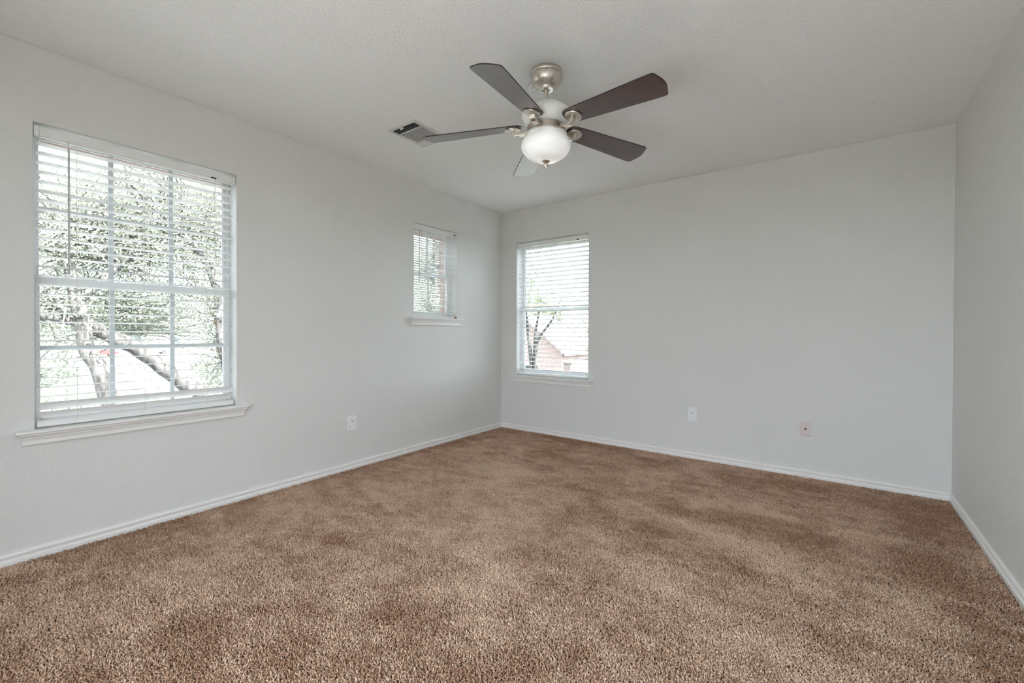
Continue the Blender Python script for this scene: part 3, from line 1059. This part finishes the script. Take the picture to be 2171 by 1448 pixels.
branchy('elm_tree', 'leafy pale green elm seen through the small high window',
        [([(-8.2, 7.0, GZ), (-8.1, 6.9, 0), (-8.0, 6.7, 2.0), (-7.9, 6.5, 4.5)], [.25, .2, .16, .06]),
         ([(-8.1, 6.9, .8), (-7.6, 6.2, 2.2), (-7.0, 5.6, 3.6)], [.12, .08, .03])],
        [(-8.2, 6.9, 3.4, 1.9, 1.9, 1.7), (-7.6, 6.2, 2.0, 1.2, 1.3, 1.0), (-8.8, 7.6, 2.0, 1.3, 1.3, 1.1), (-9.2, 8.4, .8, 1.2, 1.2, .8)],
        LEAF, 36000, .032, 12)
branchy('crepe_myrtle_tree', 'slim multi stem tree with bare grey forks outside the far wall window',
        [([(-5.5, 9.0, GZ), (-5.5, 9.0, -1.2), (-5.62, 9.0, .2), (-5.8, 9.0, 1.5), (-5.95, 9.1, 2.6)], [.10, .085, .07, .05, .02]),
         ([(-5.5, 9.0, -1.6), (-5.42, 9.0, .3), (-5.30, 9.0, .85), (-4.75, 9.0, 1.5), (-4.4, 9.0, 2.2)], [.085, .07, .055, .035, .02]),
         ([(-5.5, 9.05, -1.4), (-5.52, 9.1, .4), (-5.45, 9.1, 1.3), (-5.2, 9.1, 2.3)], [.075, .06, .045, .02])],
        [(-5.2, 9.1, 2.1, 1.0, .9, .45), (-5.8, 9.2, 3.1, .5, .6, 1.2), (-4.5, 9.0, 1.5, .5, .5, .4)],
        LEAF2, 2600, .055, 13)
branchy('ash_tree', 'bushy light green tree on the right behind the far wall window',
        [([(-3.6, 12.6, GZ), (-3.6, 12.6, 0), (-3.7, 12.6, 2.2)], [.2, .16, .06]), ([(-3.6, 12.6, .2), (-4.2, 12.5, 1.6), (-4.8, 12.4, 2.4)], [.1, .06, .03])],
        [(-4.1, 12.6, 2.4, 1.2, .9, 1.1), (-4.4, 12.4, .8, .8, .8, .8), (-4.0, 12.4, -.5, .8, .8, .8)],
        LEAF2, 8000, .06, 14)
for i, (tx, ty, tl) in enumerate([(-26, -3.5, 'round green tree left of the walk, past the oak'), (-30, 12.0, 'round green tree right of the walk, past the oak'), (-48, -1.0, 'distant green tree beside the street left of the red car')]):
    branchy('shade_tree', tl, [([(tx, ty, GZ), (tx, ty, -.5), (tx + .2, ty, 2.5)], [.3, .24, .1])],
            [(tx, ty, 2.6, 3.0, 3.0, 2.4), (tx + .8, ty + 1.2, 1.2, 2.0, 2.0, 1.4)], LEAF2, 5200, .16, 30 + i)


def car(x, y, m, label):
    root = empty('car', (x, y, GZ + .02))
    tag(root, label, 'car')
    b = MB()
    prof = [(-2.2, .35), (2.2, .35), (2.25, .75), (1.2, .95), (.6, 1.42), (-1.1, 1.45), (-1.75, .98), (-2.2, .9)]
    b.prism([(-.85, yy, zz) for yy, zz in prof], [(.85, yy, zz) for yy, zz in prof])
    b.build('car_body', m, root, bevel=.05)
    for sx in (-.852, .852):
        b = MB()
        pw = [(-1.45, .98), (1.0, .98), (.55, 1.34), (-1.05, 1.36)]
        b.prism([(sx, yy, zz) for yy, zz in pw], [(sx * 1.006, yy, zz) for yy, zz in pw])
        b.build('car_window', CARG, root)
    for sx in (-.78, .78):
        for yy in (-1.35, 1.4):
            b = MB()
            b.tube([(sx - .1, yy, .33), (sx + .1, yy, .33)], .33, 18)
            b.build('car_wheel', TYRE, root)


car(-88, 12.6, CARR, 'small red car parked across the street, seen past the oak trunk')
car(-92, 20.2, CARB, 'small blue car parked across the street')


def house(name, x0, x1, y0, y1, wallm, h, ridge, label, axis, wins):
    root = empty(name, ((x0 + x1) / 2, (y0 + y1) / 2, GZ))
    tag(root, label, 'house')
    hx, hy = (x1 - x0) / 2, (y1 - y0) / 2
    b = MB().box((-hx, -hy, 0), (hx, hy, h))
    if axis == 'x':     # ridge runs along y, gables on the y ends
        b.prism([(-hx, -hy, h), (hx, -hy, h), (0, -hy, ridge)], [(-hx, hy, h), (hx, hy, h), (0, hy, ridge)])
    else:
        b.prism([(-hx, -hy, h), (-hx, hy, h), (-hx, 0, ridge)], [(hx, -hy, h), (hx, hy, h), (hx, 0, ridge)])
    b.build('house_walls', wallm, root)
    o_, t = .35, .12
    rf = MB()
    if axis == 'x':
        k = (ridge - h) / hx
        for sg in (-1, 1):
            q = [(sg * (hx + o_), h - k * o_ + .02), (0, ridge + .02), (0, ridge + .02 + t), (sg * (hx + o_), h - k * o_ + .02 + t)]
            rf.prism([(a, -hy - o_, c) for a, c in q], [(a, hy + o_, c) for a, c in q])
    else:
        k = (ridge - h) / hy
        for sg in (-1, 1):
            q = [(sg * (hy + o_), h - k * o_ + .02), (0, ridge + .02), (0, ridge + .02 + t), (sg * (hy + o_), h - k * o_ + .02 + t)]
            rf.prism([(-hx - o_, a, c) for a, c in q], [(hx + o_, a, c) for a, c in q])
    rf.build('roof', ROOFM, root)
    for (face, u, z, w_, hh) in wins:
        f = MB()
        g = MB()
        if face == 'y':
            f.box((u - w_ / 2 - .08, -hy - .05, z - .08), (u + w_ / 2 + .08, -hy + .02, z + hh + .08))
            g.box((u - w_ / 2, -hy - .056, z), (u + w_ / 2, -hy - .051, z + hh))
        else:
            f.box((hx - .02, u - w_ / 2 - .08, z - .08), (hx + .05, u + w_ / 2 + .08, z + hh + .08))
            g.box((hx + .051, u - w_ / 2, z), (hx + .056, u + w_ / 2, z + hh))
        fo = f.build('house_window', TRIM, root)
        g.build('house_pane', CARG, fo)
    return root


house('brick_house', -16.5, -8.9, 17.0, 27.0, BRICKP, 3.0, 5.9, 'pink brick gabled house behind the far wall window', 'x',
      [('y', 1.6, .6, 1.3, 1.5), ('y', -1.8, .6, 1.2, 1.5)])
house('siding_house', -142, -126, -20, 6, SIDING, 5.2, 8.0, 'pale two storey house across the street on the left', 'x', [('x', -6, 1, 1.6, 1.6), ('x', 4, 1, 1.6, 1.6), ('x', 4, 3.4, 1.4, 1.3)])
house('cream_house', -146, -128, 12, 40, SIDING, 5.0, 8.0, 'cream house across the street behind the parked cars', 'x', [('x', -9, 1, 1.6, 1.6), ('x', 0, 1, 3, 2.2), ('x', 8, 1, 1.6, 1.6)])

# brick post outside the far window and picket fence under the oak
post = empty('brick_post', (-7.5, 15.2, GZ))
tag(post, 'slim red brick porch post right of the pink house', 'post')
MB().box((-.2, -.2, 0), (.2, .2, 2.5)).build('post_shaft', BRICK, post)
MB().box((-.27, -.27, 2.5), (.27, .27, 2.62)).build('post_cap', CONC, post, bevel=.02)
fence = empty('picket_fence', (-17, -3.5, GZ))
tag(fence, 'brown wooden picket fence below the oak on the lawn', 'fence')
pk = MB()
for k in range(44):
    yy = -1.6 + k * .115
    pk.prism([(-.012, yy, .06), (-.012, yy + .085, .06), (-.012, yy + .085, 1.55), (-.012, yy + .042, 1.62), (-.012, yy, 1.55)],
             [(.012, yy, .06), (.012, yy + .085, .06), (.012, yy + .085, 1.55), (.012, yy + .042, 1.62), (.012, yy, 1.55)])
pk.build('fence_pickets', FENCEM, fence)
for zz in (.3, 1.2):
    MB().box((.013, -1.65, zz), (.05, 3.5, zz + .09)).build('fence_rail', FENCEM, fence)
for yy in (-1.6, .9, 3.4):
    MB().box((.051, yy, 0), (.14, yy + .09, 1.5)).build('fence_post', FENCEM, fence)

# daylight portals in the window openings help the sky reach the room with less noise
for nm, w, P in (('portal', W1, PL), ('portal', W2, PL), ('portal', W3, PB)):
    c = P((w[0] + w[1]) / 2, -.27, (w[2] + w[3]) / 2)
    portal(nm, c, (w[1] - w[0] + .1, w[3] - w[2] + .1), (1, 0, 0) if P is PL else (0, -1, 0))
for w in (W4,):
    portal('portal', ((w[0] + w[1]) / 2, YF - TH - .02, (w[2] + w[3]) / 2), (w[1] - w[0] + .05, w[3] - w[2] + .05), (0, 1, 0))
